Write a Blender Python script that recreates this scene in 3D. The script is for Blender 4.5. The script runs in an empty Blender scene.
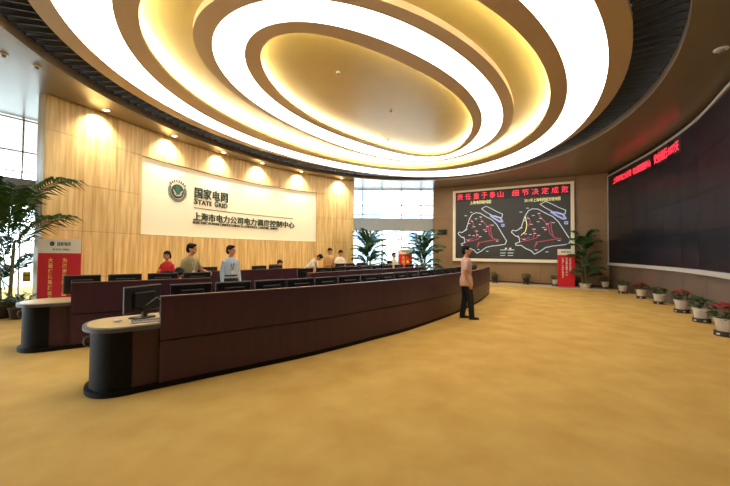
import bpy, math, random
from mathutils import Vector, Matrix
random.seed(11)
scn = bpy.context.scene
COL = scn.collection
PI = math.pi

# ------------------------------------------------------------------ camera
F, CZ = 345.0, 1.60
TILT, ROLL = math.atan(9.0 / F), math.radians(0.5)
_r, _u = Vector((1, 0, 0)), Vector((0, -math.sin(TILT), math.cos(TILT)))
FWD = Vector((0, math.cos(TILT), math.sin(TILT)))
RGT = math.cos(ROLL) * _r + math.sin(ROLL) * _u
UPV = -math.sin(ROLL) * _r + math.cos(ROLL) * _u
cam = bpy.data.cameras.new('camera')
cam.sensor_width = 36.0
cam.lens = F / 730.0 * 36.0
cam.clip_end = 400
camo = bpy.data.objects.new('camera', cam)
COL.objects.link(camo)
camo.matrix_world = Matrix(((RGT.x, UPV.x, -FWD.x, 0), (RGT.y, UPV.y, -FWD.y, 0), (RGT.z, UPV.z, -FWD.z, CZ), (0, 0, 0, 1)))
scn.camera = camo

# ------------------------------------------------------------------ daylight, exposure
world = bpy.data.worlds.new('overcast_sky')
scn.world = world
world.use_nodes = True
bg = world.node_tree.nodes['Background']
bg.inputs['Color'].default_value = (0.84, 0.94, 1.0, 1)
bg.inputs['Strength'].default_value = 6.0
scn.view_settings.view_transform = 'Standard'
scn.view_settings.look = 'None'
scn.view_settings.gamma = 1
scn.view_settings.use_curve_mapping = False
scn.view_settings.exposure = 0.88
RING_LIGHT = 3.4          # radiance of the oval light panels
COVE_LIGHT = 44.0         # radiance of the hidden strips
SPOT_W = 210.0

# ------------------------------------------------------------------ helpers
def ray(x, y):
    return RGT * ((x - 365) / F) + UPV * ((243 - y) / F) + FWD
def px_z(x, y, z):
    d = ray(x, y); k = (z - CZ) / d.z
    return Vector((d.x * k, d.y * k, z))
def px_d(x, y, depth):
    d = ray(x, y); k = depth / d.y
    return Vector((d.x * k, depth, CZ + d.z * k))

class MB:
    def __init__(s): s.v = []; s.f = []
    def add(s, vs, fs):
        b = len(s.v); s.v += [tuple(p) for p in vs]; s.f += [tuple(i + b for i in f) for f in fs]; return s
    def hexa(s, p):
        return s.add(p, [(0, 3, 2, 1), (4, 5, 6, 7), (0, 1, 5, 4), (1, 2, 6, 5), (2, 3, 7, 6), (3, 0, 4, 7)])
    def box(s, c, d, rz=0, m=None):
        q = []
        for z in (-1, 1):
            for x, y in ((-1, -1), (1, -1), (1, 1), (-1, 1)):
                p = Vector((x * d[0] / 2, y * d[1] / 2, z * d[2] / 2))
                if m is not None: p = m @ p
                elif rz: p = Matrix.Rotation(rz, 3, 'Z') @ p
                q.append(p + Vector(c))
        return s.hexa(q)
    def bev(s, c, d, b, rz=0, m=None):      # box with chamfered vertical and horizontal edges
        X, Y, Z = d[0] / 2, d[1] / 2, d[2] / 2
        rings = []
        for z, k in ((-Z, b), (-Z + b, 0), (Z - b, 0), (Z, b)):
            x, y = X - k, Y - k
            rings.append([(x - b, -y), (x, -y + b), (x, y - b), (x - b, y), (-x + b, y), (-x, y - b), (-x, -y + b), (-x + b, -y)])
            rings[-1] = [(px, py, z) for px, py in rings[-1]]
        vs = []
        for r in rings:
            for p in r:
                p = Vector(p)
                if m is not None: p = m @ p
                elif rz: p = Matrix.Rotation(rz, 3, 'Z') @ p
                vs.append(p + Vector(c))
        fs = []
        for k in range(3):
            for i in range(8):
                j = (i + 1) % 8
                fs.append((k * 8 + i, k * 8 + j, k * 8 + 8 + j, k * 8 + 8 + i))
        fs.append(tuple(range(7, -1, -1))); fs.append(tuple(range(24, 32)))
        return s.add(vs, fs)
    def tube(s, pts, rad, n=8, hint=None, cap=True):
        pts = [Vector(p) for p in pts]
        if not isinstance(rad, (list, tuple)): rad = [rad] * len(pts)
        vs = []; a = None
        for i, p in enumerate(pts):
            t = (pts[min(i + 1, len(pts) - 1)] - pts[max(i - 1, 0)]).normalized()
            h = Vector(hint) if hint is not None else (a if a is not None else (Vector((1, 0, 0)) if abs(t.x) < .8 else Vector((0, 1, 0))))
            a = (h - t * h.dot(t)).normalized(); b = t.cross(a)
            r = rad[i]; ra, rb = r if isinstance(r, (list, tuple)) else (r, r)
            for k in range(n):
                w = 2 * PI * k / n
                vs.append(p + a * (ra * math.cos(w)) + b * (rb * math.sin(w)))
        fs = []
        for i in range(len(pts) - 1):
            for k in range(n):
                l = (k + 1) % n
                fs.append((i * n + k, i * n + l, i * n + n + l, i * n + n + k))
        if cap:
            fs.append(tuple(range(n - 1, -1, -1))); e = (len(pts) - 1) * n; fs.append(tuple(range(e, e + n)))
        return s.add(vs, fs)
    def lathe(s, prof, n=20, c=(0, 0, 0)):
        vs = []; c = Vector(c)
        for r, z in prof:
            for k in range(n):
                w = 2 * PI * k / n
                vs.append(c + Vector((r * math.cos(w), r * math.sin(w), z)))
        fs = []
        for i in range(len(prof) - 1):
            for k in range(n):
                l = (k + 1) % n
                fs.append((i * n + k, i * n + l, i * n + n + l, i * n + n + k))
        fs.append(tuple(range(n - 1, -1, -1))); e = (len(prof) - 1) * n; fs.append(tuple(range(e, e + n)))
        return s.add(vs, fs)
    def ell(s, c, r, nu=14, nv=9, m=None):
        c = Vector(c); vs = []; fs = []
        for j in range(1, nv):
            ph = PI * j / nv - PI / 2
            for k in range(nu):
                w = 2 * PI * k / nu
                p = Vector((r[0] * math.cos(ph) * math.cos(w), r[1] * math.cos(ph) * math.sin(w), r[2] * math.sin(ph)))
                vs.append((m @ p if m is not None else p) + c)
        for j in range(nv - 2):
            for k in range(nu):
                l = (k + 1) % nu
                fs.append((j * nu + k, j * nu + l, j * nu + nu + l, j * nu + nu + k))
        lo = Vector((0, 0, -r[2])); hi = Vector((0, 0, r[2]))
        vs += [(m @ lo if m is not None else lo) + c, (m @ hi if m is not None else hi) + c]
        a, b = len(vs) - 2, len(vs) - 1
        for k in range(nu):
            l = (k + 1) % nu
            fs.append((a, l, k)); e = (nv - 2) * nu; fs.append((b, e + k, e + l))
        return s.add(vs, fs)
    def prism(s, out, z0, z1):
        n = len(out)
        vs = [(x, y, z0) for x, y in out] + [(x, y, z1) for x, y in out]
        fs = [tuple(range(n - 1, -1, -1)), tuple(range(n, 2 * n))] + [(i, (i + 1) % n, n + (i + 1) % n, n + i) for i in range(n)]
        return s.add(vs, fs)
    def slab(s, cv, s0, s1, o0, o1, z0, z1, step=.3):
        n = max(1, int(math.ceil(abs(s1 - s0) / step))); vs = []
        for i in range(n + 1):
            q = s0 + (s1 - s0) * i / n
            for o, z in ((o0, z0), (o1, z0), (o1, z1), (o0, z1)):
                p = cv.off(q, o); vs.append((p.x, p.y, z))
        fs = [(3, 2, 1, 0), tuple(n * 4 + k for k in range(4))]
        for i in range(n):
            for k in range(4):
                l = (k + 1) % 4
                fs.append((i * 4 + k, i * 4 + l, i * 4 + 4 + l, i * 4 + 4 + k))
        return s.add(vs, fs)
    def mesh(s, name, smooth=False):
        m = bpy.data.meshes.new(name); m.from_pydata(s.v, [], s.f); m.validate(); 
        if smooth:
            m.polygons.foreach_set('use_smooth', [True] * len(m.polygons))
        m.update(); return m

class Curve:
    def __init__(s, pts, sub=24):
        P = [Vector((a, b)) for a, b in pts]
        Q = [P[0] * 2 - P[1]] + P + [P[-1] * 2 - P[-2]]
        s.p = []
        for i in range(1, len(Q) - 2):
            for k in range(sub):
                t = k / sub
                a, b, c, d = Q[i - 1:i + 3]
                s.p.append(.5 * ((2 * b) + (c - a) * t + (2 * a - 5 * b + 4 * c - d) * t * t + (3 * b - a - 3 * c + d) * t ** 3))
        s.p.append(P[-1]); s.l = [0]
        for a, b in zip(s.p, s.p[1:]): s.l.append(s.l[-1] + (b - a).length)
        s.len = s.l[-1]
    def at(s, q):
        L = s.l
        if q <= 0: i = 0
        elif q >= s.len: i = len(L) - 2
        else:
            lo, hi = 0, len(L) - 1
            while hi - lo > 1:
                m = (lo + hi) // 2
                if L[m] <= q: lo = m
                else: hi = m
            i = lo
        t = (s.p[min(i + 2, len(L) - 1)] - s.p[max(i - 1, 0)]).normalized()
        d = (s.p[i + 1] - s.p[i]).normalized()
        return s.p[i] + d * (q - L[i]), t
    def off(s, q, o):
        p, t = s.at(q)
        return p + Vector((t.y, -t.x)) * o
    def ang(s, q):
        t = s.at(q)[1]; return math.atan2(t.y, t.x)
    def at_px(s, x, y=200, o=0):
        d = ray(x, y); best = None
        for k in range(0, 1201):
            q = s.len * k / 1200; p = s.off(q, o)
            e = abs(p.x * d.y - p.y * d.x) / max(.1, p.length)
            if p.y > 0 and (best is None or e < best[0]): best = (e, q)
        return best[1]

def smooth_ok(o, ang=35):
    m = o.data
    m.polygons.foreach_set('use_smooth', [True] * len(m.polygons))
    try: m.set_sharp_from_angle(angle=math.radians(ang))
    except Exception: pass
def obj(name, mb, mat, parent=None, smooth=False):
    m = mb.mesh(name) if isinstance(mb, MB) else mb
    o = bpy.data.objects.new(name, m); COL.objects.link(o)
    if mat is not None and len(m.materials) == 0: m.materials.append(mat)
    if parent is not None: o.parent = parent
    if smooth: smooth_ok(o)
    return o
def tag(o, label, cat, group=None):
    o['label'] = label; o['category'] = cat
    if group: o['group'] = group
    return o
def thing(name, label, cat, loc=(0, 0, 0), rz=0, group=None):
    o = bpy.data.objects.new(name, None); COL.objects.link(o)
    o.empty_display_size = .1
    o.location = loc; o.rotation_euler = (0, 0, rz)
    return tag(o, label, cat, group)
def struct(o): o['kind'] = 'structure'; return o
def kids(o): return [c for c in bpy.data.objects if c.parent is o]
def dup(root, loc, rz, label, group=None):
    def cp(o, par):
        c = o.copy(); COL.objects.link(c); c.parent = par
        for ch in kids(o): cp(ch, c)
        return c
    r = cp(root, None); r.location = loc; r.rotation_euler = (0, 0, rz)
    r['label'] = label
    if group: r['group'] = group
    return r
ORD = ['first', 'second', 'third', 'fourth', 'fifth', 'sixth', 'seventh', 'eighth', 'ninth', 'tenth', 'eleventh', 'twelfth', 'thirteenth',
       'fourteenth', 'fifteenth', 'sixteenth', 'seventeenth', 'eighteenth', 'nineteenth', 'twentieth', 'twenty-first', 'twenty-second', 'twenty-third', 'twenty-fourth']

# ------------------------------------------------------------------ materials
def pm(name, c, rough=.5, var=.06, scale=6, stretch=(1, 1, 1), c2=None, metal=0, spec=.5, bump=0, bscale=200, coat=0, detail=3, objrand=0):
    m = bpy.data.materials.new(name); m.use_nodes = True
    nt = m.node_tree; N = nt.nodes; L = nt.links; b = N['Principled BSDF']
    b.inputs['Roughness'].default_value = rough; b.inputs['Metallic'].default_value = metal
    b.inputs['Specular IOR Level'].default_value = spec; b.inputs['Coat Weight'].default_value = coat
    tc = N.new('ShaderNodeTexCoord'); mp = N.new('ShaderNodeMapping'); mp.inputs['Scale'].default_value = stretch
    L.new(tc.outputs['Object'], mp.inputs['Vector'])
    nz = N.new('ShaderNodeTexNoise'); nz.inputs['Scale'].default_value = scale; nz.inputs['Detail'].default_value = detail
    L.new(mp.outputs['Vector'], nz.inputs['Vector'])
    rp = N.new('ShaderNodeValToRGB'); L.new(nz.outputs['Fac'], rp.inputs['Fac'])
    rp.color_ramp.elements[0].position = .3; rp.color_ramp.elements[1].position = .7
    if c2 is None:
        a = tuple(max(0, x * (1 - var)) for x in c); e = tuple(min(1, x * (1 + var)) for x in c)
    else: a, e = c, c2
    rp.color_ramp.elements[0].color = (*a, 1); rp.color_ramp.elements[1].color = (*e, 1)
    out = rp.outputs['Color']
    if objrand:
        oi = N.new('ShaderNodeObjectInfo'); mr = N.new('ShaderNodeMapRange'); L.new(oi.outputs['Random'], mr.inputs['Value'])
        mr.inputs['To Min'].default_value = 1 - objrand; mr.inputs['To Max'].default_value = 1 + objrand
        hs = N.new('ShaderNodeHueSaturation'); L.new(out, hs.inputs['Color']); L.new(mr.outputs['Result'], hs.inputs['Value']); out = hs.outputs['Color']
    L.new(out, b.inputs['Base Color'])
    if bump:
        n2 = N.new('ShaderNodeTexNoise'); n2.inputs['Scale'].default_value = bscale; L.new(tc.outputs['Object'], n2.inputs['Vector'])
        bp = N.new('ShaderNodeBump'); bp.inputs['Strength'].default_value = bump; bp.inputs['Distance'].default_value = .01
        L.new(n2.outputs['Fac'], bp.inputs['Height']); L.new(bp.outputs['Normal'], b.inputs['Normal'])
    return m
def em(name, c, k):
    m = bpy.data.materials.new(name); m.use_nodes = True
    nt = m.node_tree; b = nt.nodes['Principled BSDF']
    b.inputs['Base Color'].default_value = (*c, 1); b.inputs['Roughness'].default_value = .5
    b.inputs['Emission Color'].default_value = (*c, 1); b.inputs['Emission Strength'].default_value = k
    return m
def srgb(r, g, b):
    f = lambda v: (v / 255 / 12.92) if v / 255 <= .04045 else ((v / 255 + .055) / 1.055) ** 2.4
    return (f(r), f(g), f(b))
M = {}
M['soffit'] = pm('soffit_paint', srgb(126, 113, 98), .27, .02, 1.2, spec=.6)
M['fascia'] = pm('fascia_paint', srgb(122, 106, 90), .5, .03)
M['slat'] = pm('slat_paint', srgb(70, 70, 72), .5, .05)
M['void'] = pm('vent_void', srgb(14, 13, 13), .8, .02)
M['tan'] = pm('tan_ring_paint', srgb(182, 158, 128), .55, .02, 2)
M['gold'] = pm('gold_ceiling_paint', srgb(184, 162, 94), .36, .04, 1.5)
M['ring'] = em('light_panel', (1.0, .955, .86), RING_LIGHT)
M['cove'] = em('cove_strip', (1.0, .93, .68), COVE_LIGHT)
M['cove_in'] = em('cove_strip_inner', (1.0, .93, .68), COVE_LIGHT * .6)
M['carpet'] = pm('carpet_pile', srgb(190, 151, 80), .95, c2=srgb(206, 170, 98), scale=1.8, detail=10, spec=.1, bump=.6, bscale=160)
M['border'] = pm('floor_border_pale', srgb(214, 190, 146), .5, .05, 3)
M['timber'] = pm('timber_veneer', srgb(186, 150, 90), .38, c2=srgb(232, 204, 146), scale=2.2, stretch=(5, 5, .35), detail=7, objrand=.05)
M['timberback'] = pm('timber_joint', srgb(120, 84, 44), .7)
M['brown'] = pm('brown_cladding', srgb(142, 112, 78), .42, .04, 1.5, objrand=.03)
M['brownback'] = pm('brown_joint', srgb(70, 48, 32), .7)
M['cream'] = pm('cream_board', srgb(246, 236, 212), .55, .012, 1)
M['letter'] = pm('letter_green', srgb(34, 62, 48), .4, .05)
M['greenlight'] = pm('emblem_green', srgb(40, 88, 70), .35, .1, 20)
M['dado'] = pm('dado_grey_brown', srgb(96, 80, 68), .5, .04, 2)
M['silver'] = pm('silver_trim', srgb(196, 194, 192), .35, .03, metal=.2)
M['screen'] = pm('dark_screen', srgb(19, 22, 36), .25, .1, 1, spec=.4)
M['bezel'] = pm('black_bezel', srgb(20, 20, 22), .5, .05)
M['mapbg'] = em('map_display', srgb(40, 40, 36), .25)
M['ticker'] = em('ticker_bar', srgb(20, 4, 8), .5)
M['ledred'] = em('led_red', (1.0, .035, .07), .75)
M['ledred2'] = em('map_red', (.45, .05, .12), .22)
M['ledyellow'] = em('led_yellow', (.95, .9, .35), .4)
M['ledwhite'] = em('led_white', (.62, .70, .82), .15)
M['ledblue'] = em('led_blue', (.32, .36, .62), .3)
M['purple'] = pm('burgundy_laminate', srgb(58, 28, 48), .4, .13, 3, stretch=(4, 4, .4), spec=.5)
M['purplerail'] = pm('burgundy_edge', srgb(84, 54, 58), .45, .05)
M['black'] = pm('black_laminate', srgb(13, 13, 14), .6, .08, spec=.2)
M['worktop'] = pm('beige_worktop', srgb(206, 180, 132), .4, .03, 8)
M['wedge'] = pm('worktop_edge', srgb(86, 86, 96), .4, .05)
M['mon'] = pm('monitor_black', srgb(20, 21, 23), .38, .06)
M['monedge'] = pm('monitor_edge', srgb(84, 84, 86), .35, .05)
M['glassblk'] = pm('screen_glass', srgb(10, 11, 14), .12, .02)
M['grey'] = pm('mid_grey_plastic', srgb(120, 120, 122), .5, .05)
M['white'] = pm('white_plastic', srgb(226, 224, 220), .45, .03)
M['mullion'] = pm('mullion_grey', srgb(176, 184, 190), .5, .03)
M['mullion_glare'] = pm('mullion_glare_white', srgb(236, 240, 242), .4, .02)  # white copy of the mullion colour, standing in for window glare
M['spandrel'] = pm('spandrel_grey', srgb(176, 180, 182), .5, .02)
M['pale'] = pm('pale_wall_paint', srgb(222, 222, 218), .7, .02)
M['pave'] = pm('outdoor_paving', srgb(190, 190, 186), .9, .05)
M['tower'] = pm('outdoor_facade', srgb(196, 206, 214), .7, .03)
M['towerglass'] = pm('outdoor_glass', srgb(150, 176, 200), .2, .05)
M['red'] = pm('poster_red', srgb(206, 22, 38), .75, .02)
M['paper'] = pm('poster_white', srgb(238, 228, 212), .5, .02)
M['gold2'] = pm('poster_gold', srgb(238, 196, 92), .5, .02)
M['leaf'] = pm('palm_leaf', srgb(28, 62, 34), .45, c2=srgb(58, 98, 50), scale=9, objrand=.25, spec=.3)
M['leafb'] = pm('shrub_leaf', srgb(30, 66, 34), .5, c2=srgb(62, 104, 54), scale=12, objrand=.15)
M['stem'] = pm('palm_stem', srgb(96, 92, 58), .6, .2, 10)
M['soil'] = pm('soil', srgb(44, 32, 24), .95, .3, 40)
M['potbrown'] = pm('dark_brown_pot', srgb(52, 36, 30), .4, .1)
M['potwhite'] = pm('white_pot', srgb(208, 198, 186), .45, .05)
M['tray'] = pm('dark_pot_tray', srgb(46, 30, 28), .5, .1)
M['petal'] = pm('red_petal', srgb(176, 22, 48), .6, c2=srgb(208, 46, 74), scale=30)
M['skin'] = pm('skin', srgb(192, 136, 100), .6, .05, 12)
M['hair'] = pm('black_hair', srgb(12, 9, 8), .6, .3, 60, stretch=(1, 1, .2), spec=.2)
M['eye'] = pm('eye_dark', srgb(24, 18, 16), .3, .1)
M['lip'] = pm('lip', srgb(160, 88, 80), .5, .05)
M['shoe'] = pm('black_shoe', srgb(20, 18, 18), .35, .1)
M['trouser'] = pm('dark_trouser', srgb(28, 28, 34), .8, .1, 30)
def cloth(name, c): return pm(name, srgb(*c), .85, .07, 25, bump=.25, bscale=60)
M['yellow'] = pm('yellow_notice', srgb(222, 204, 60), .5, .03)
M['lens'] = em('downlight_lens', (1, .9, .72), 9)
def glass_mat():
    m = bpy.data.materials.new('window_glass'); m.use_nodes = True
    nt = m.node_tree; N = nt.nodes; L = nt.links
    for n in list(N):
        if n.type != 'OUTPUT_MATERIAL': N.remove(n)
    t = N.new('ShaderNodeBsdfTransparent'); t.inputs['Color'].default_value = (.93, .97, .98, 1)
    g = N.new('ShaderNodeBsdfGlossy'); g.inputs['Roughness'].default_value = .03
    fr = N.new('ShaderNodeFresnel'); fr.inputs['IOR'].default_value = 1.45
    mx = N.new('ShaderNodeMixShader')
    L.new(fr.outputs['Fac'], mx.inputs['Fac']); L.new(t.outputs[0], mx.inputs[1]); L.new(g.outputs[0], mx.inputs[2])
    L.new(mx.outputs[0], N['Material Output'].inputs['Surface'])
    return m
M['glass'] = glass_mat()
def bright_spandrel():  # lighter, partly translucent copy of the spandrel, brightening the left window's band
    m = pm('spandrel_brightened', srgb(196, 210, 218), .4, .02)
    nt = m.node_tree; N = nt.nodes; L = nt.links; b = N['Principled BSDF']
    t = N.new('ShaderNodeBsdfTranslucent'); t.inputs['Color'].default_value = (*srgb(170, 192, 204), 1)
    mx = N.new('ShaderNodeMixShader'); mx.inputs['Fac'].default_value = .14
    L.new(b.outputs[0], mx.inputs[1]); L.new(t.outputs[0], mx.inputs[2]); L.new(mx.outputs[0], N['Material Output'].inputs['Surface'])
    return m
M['spandrel_bright'] = bright_spandrel()

def text_mesh(body, ext=.02, bold=.0, spacing=1.0):
    c = bpy.data.curves.new('lettering', 'FONT'); c.body = body; c.extrude = ext; c.offset = bold; c.space_character = spacing
    c.resolution_u = 2
    o = bpy.data.objects.new('lettering', c); COL.objects.link(o)
    dg = bpy.context.evaluated_depsgraph_get()
    m = bpy.data.meshes.new_from_object(o.evaluated_get(dg))
    bpy.data.objects.remove(o); bpy.data.curves.remove(c)
    vs = [v.co.copy() for v in m.vertices]; fs = [tuple(p.vertices) for p in m.polygons]
    bpy.data.meshes.remove(m)
    x0 = min(v.x for v in vs); x1 = max(v.x for v in vs); y0 = min(v.y for v in vs); y1 = max(v.y for v in vs)
    for v in vs: v.x = (v.x - x0) / (x1 - x0); v.y = (v.y - y0) / (y1 - y0); v.z = v.z / ext
    return vs, fs
def text_on_curve(body, cv, s0, s1, z0, z1, o0, o1, bold=0, spacing=1.0, mb=None):
    vs, fs = text_mesh(body, .02, bold, spacing); mb = mb or MB(); out = []
    for v in vs:
        p = cv.off(s0 + (s1 - s0) * v.x, o0 if v.z < 0 else o1); out.append((p.x, p.y, z0 + (z1 - z0) * v.y))
    return mb.add(out, fs)
def text_quad(body, org, ux, uz, n, x0, x1, z0, z1, bold=0, thick=.004, mb=None):
    vs, fs = text_mesh(body, .02, bold); mb = mb or MB(); out = []
    for v in vs:
        out.append(org + ux * (x0 + (x1 - x0) * v.x) + uz * (z0 + (z1 - z0) * v.y) + n * (0 if v.z < 0 else thick))
    return mb.add(out, fs)

# ================================================================== SETTING
ZC = 5.50
LW = Curve([(-8.0, 8.56), (-7.72, 9.25), (-7.42, 10.05), (-7.05, 11.2), (-6.45, 12.65), (-5.65, 14.2), (-4.6, 15.7), (-3.3, 17.05), (-1.9, 18.15), (-.62, 18.95)])
RW = Curve([(11.6, 16.4), (11.0, 14.35), (10.35, 12.3), (9.6, 10.4), (8.85, 8.9), (7.85, 7.25), (7.1, 5.75), (6.62, 4.2), (6.42, 2.5), (6.4, .5), (6.4, -1.5)])
FW = Curve([(4.15, 20.99), (6.633, 19.46), (9.117, 17.93), (11.6, 16.4)])
WF = Curve([(-2.2, 21.25), (1.5, 21.2), (5.2, 21.15)])
WL = Curve([(-14.2, 4.25), (-11.9, 7.73), (-9.6, 11.21), (-8.0, 13.63)])  # unseen near stretch of the window lengthened to let in more daylight
CB = Curve([(-14.2, -5.2), (-14.2, 0), (-14.2, 4.25)])
BK = Curve([(6.4, -5.2), (-4, -5.2), (-14.2, -5.2)])
BR = Curve([(6.4, -1.5), (6.4, -3.3), (6.4, -5.2)])

# floor
floor = struct(obj('floor', MB().box((-1, 8.5, -.05), (27.5, 28, .1)), M['carpet']))
bd = MB()
bd.slab(FW, 0.15, FW.len - .15, .03, 1.75, 0.001, .007, .6)
obj('floor_border', bd, M['border'], floor)  # paler strip of floor along the far wall

# left timber wall ---------------------------------------------------------
wall_left = struct(obj('wall_left', MB().slab(LW, 0, LW.len, -.32, -.10, 0, ZC), M['timberback']))
obj('end_cap', MB().slab(LW, -.03, 0, -.32, .0, 0, ZC), M['timber'], wall_left)
sb0, sb1 = LW.at_px(142, 195), LW.at_px(317, 215)
zrow = [0.0, .84, 2.10, 3.36, 4.62, ZC]
cols = [0.0]
na = max(1, round(sb0 / .98)); cols = [sb0 * i / na for i in range(na + 1)]
nb = max(1, round((sb1 - sb0) / 1.0)); cols += [sb0 + (sb1 - sb0) * i / nb for i in range(1, nb + 1)]
nc = max(1, round((LW.len - sb1) / .98)); cols += [sb1 + (LW.len - sb1) * i / nc for i in range(1, nc + 1)]
for i in range(len(cols) - 1):
    for j in range(5):
        if j in (2, 3) and cols[i] > sb0 - .01 and cols[i + 1] < sb1 + .01: continue
        g = .004
        obj('panel', MB().slab(LW, cols[i] + g, cols[i + 1] - g, -.10, 0, zrow[j] + g, zrow[j + 1] - g, .33), M['timber'], wall_left)
struct(obj('baseboard_left', MB().slab(LW, .0, LW.len, .0, .015, 0, .1), M['timberback']))

# cream sign board in its recess
sign = thing('sign_board', 'cream curved sign board with dark green emblem and lettering on the timber wall', 'sign', (0, 0, 0))
obj('board', MB().slab(LW, sb0 + .01, sb1 - .01, -.098, -.075, 2.11, 4.61, .25), M['cream'], sign)
def zpx(cv, s, o, x, y):          # height of the pixel row y at the curve position s
    p = cv.off(s, o); d = ray(x, y); return CZ + d.z * (p.y / d.y)
SO0, SO1 = -.075, -.045
def sline(name, body, xa, xb, ya0, ya1, bold, sp=1.0, mat='letter'):
    a, b = LW.at_px(xa, 205, -.07), LW.at_px(xb, 210, -.07)
    z1 = zpx(LW, a, -.07, xa, ya0); z0 = zpx(LW, a, -.07, xa, ya1)
    return obj(name, text_on_curve(body, LW, a, b, z0, z1, SO0, SO1, bold, sp), M[mat], sign)
sline('chinese_title', '国家电网', 194.3, 227.6, 186.6, 197.6, .013)
def small_caps(pieces, xa, xb, ya0, ya1):
    a, b = LW.at_px(xa, 205, -.07), LW.at_px(xb, 210, -.07)
    z1 = zpx(LW, a, -.07, xa, ya0); z0 = zpx(LW, a, -.07, xa, ya1); mb = MB()
    for t, f0, f1, k in pieces:
        text_on_curve(t, LW, a + (b - a) * f0, a + (b - a) * f1, z0, z0 + (z1 - z0) * k, SO0, SO1, .008, 1, mb)
    return obj('english_title', mb, M['letter'], sign)
small_caps([('S', 0, .095, 1), ('TATE', .11, .52, .8), ('G', .60, .70, 1), ('RID', .73, 1, .8)], 194.0, 227.4, 198.0, 203.8)
sline('department_line', '上海市电力公司电力调度控制中心', 193.4, 294.5, 211.8, 220.3, .012)
sline('english_line', 'ELECTRIC POWER DISPATCHING & CONTROL CENTER, SMEPC', 193.2, 278.5, 220.9, 223.7, .008)
a, b = LW.at_px(194, 207, -.07), LW.at_px(293, 217, -.07)
zl = zpx(LW, a, -.07, 194, 207.6)
obj('divider_line', MB().slab(LW, a, b, SO0, SO0 + .008, zl - .012, zl + .012), M['letter'], sign)
# emblem: globe with petals in a ring of marks
ec = LW.at_px(177.6, 191, -.07); ez = zpx(LW, ec, -.07, 177.6, 191.4); ER = .37
def disc_on(cv, s, z, r, ra, o0, o1, a0=0, a1=2 * PI, n=40, ri=0, sx=1.0, cx=0, cz=0, mb=None):
    mb = mb or MB(); vs = []; 
    k = n + 1
    for o in (o0, o1):
        for rr in (ri, r):
            for i in range(k):
                w = a0 + (a1 - a0) * i / n
                p = cv.off(s + (cx + rr * math.cos(w)) * sx, o); vs.append((p.x, p.y, z + cz + rr * math.sin(w)))
    fs = []
    for i in range(n):
        A, B, C, D = i, i + 1, k + i + 1, k + i
        fs.append((2 * k + A, 2 * k + B, 2 * k + C, 2 * k + D)); fs.append((D, C, B, A))
        fs.append((D, C, 2 * k + C, 2 * k + D)); fs.append((B, A, 2 * k + A, 2 * k + B))
    return mb.add(vs, fs)
emb = obj('emblem', disc_on(LW, ec, ez, .25, 0, SO0, SO0 + .02, ri=.001), M['letter'], sign)
obj('emblem_globe', disc_on(LW, ec, ez, .17, 0, SO0 + .02, SO0 + .03, ri=.001, sx=.62, cz=.04), M['greenlight'], emb)
mb = MB()
for a0, a1, cx, cz, r in ((3.55, 4.5, .06, .14, .27), (4.93, 5.87, -.06, .14, .27), (3.75, 5.67, 0, .02, .19)):
    disc_on(LW, ec, ez, r, 0, SO0 + .02, SO0 + .03, a0, a1, 16, r - .022, 1, cx, cz, mb)
obj('emblem_lines', mb, M['cream'], emb)
mb = MB()
disc_on(LW, ec, ez, .305, 0, SO0, SO0 + .02, PI - .5, 2 * PI + .5, 40, .285, 1, 0, 0, mb)
for k in range(34):
    w = math.radians(150 + k * 240 / 33)
    disc_on(LW, ec, ez, ER, 0, SO0, SO0 + .02, w - .035, w + .035, 2, .325, 1, 0, 0, mb)
for k in range(8):
    w = math.radians(40 + k * 100 / 7)
    disc_on(LW, ec, ez, ER + .045, 0, SO0, SO0 + .02, w - .055, w + .055, 2, .325, 1, 0, 0, mb)
obj('emblem_ring', mb, M['letter'], emb)

# far cladded wall -----------------------------------------------------------
wall_far = struct(obj('wall_far', MB().slab(FW, 0, FW.len + .4, -.32, -.03, 0, ZC), M['brownback']))
obj('end_cap', MB().slab(FW, -.02, 0, -.32, .0, 0, ZC), M['brown'], wall_far)
fz = [0.0, .2, 1.35, 2.50, 3.65, 4.80, ZC]
fs0, fs1 = FW.at_px(453.5, 225), FW.at_px(574.5, 225)
fcols = [0, fs0 - .06] + [fs0 + (fs1 - fs0) * i / 4 for i in range(1, 4)] + [fs1 + .06, FW.len]
for i in range(len(fcols) - 1):
    for j in range(6):
        obj('panel', MB().slab(FW, fcols[i] + .005, fcols[i + 1] - .005, -.03, 0, fz[j] + .005, fz[j + 1] - .005, .8), M['brown'], wall_far)
struct(obj('baseboard_far', MB().slab(FW, 0, FW.len, 0, .012, 0, .09), M['brownback']))

# right wall with dado -------------------------------------------------------
wall_right = struct(obj('wall_right', MB().slab(RW, -.4, RW.len, -.35, -.02, 0, ZC), M['void']))
n = 12
for i in range(n):
    a, b = RW.len * i / n, RW.len * (i + 1) / n
    obj('panel', MB().slab(RW, a + .004, b - .004, -.02, .0, 0, 1.08), M['dado'], wall_right)
struct(obj('trim_1', MB().slab(RW, .06, 15.0, -.02, .10, 1.08, 1.20), M['silver']))
struct(obj('trim_2', MB().slab(RW, .06, 15.0, -.02, .06, 5.27, 5.34), M['silver']))
struct(obj('trim_3', MB().slab(RW, .0, .06, -.02, .05, 1.08, 5.34), M['silver']))
struct(obj('wall_back', MB().slab(BK, -.3, BK.len + .3, -.3, 0, 0, ZC, 3), M['brown']))
struct(obj('wall_side', MB().slab(BR, -.3, BR.len + .3, -.3, 0, 0, ZC, 3), M['brown']))
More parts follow.
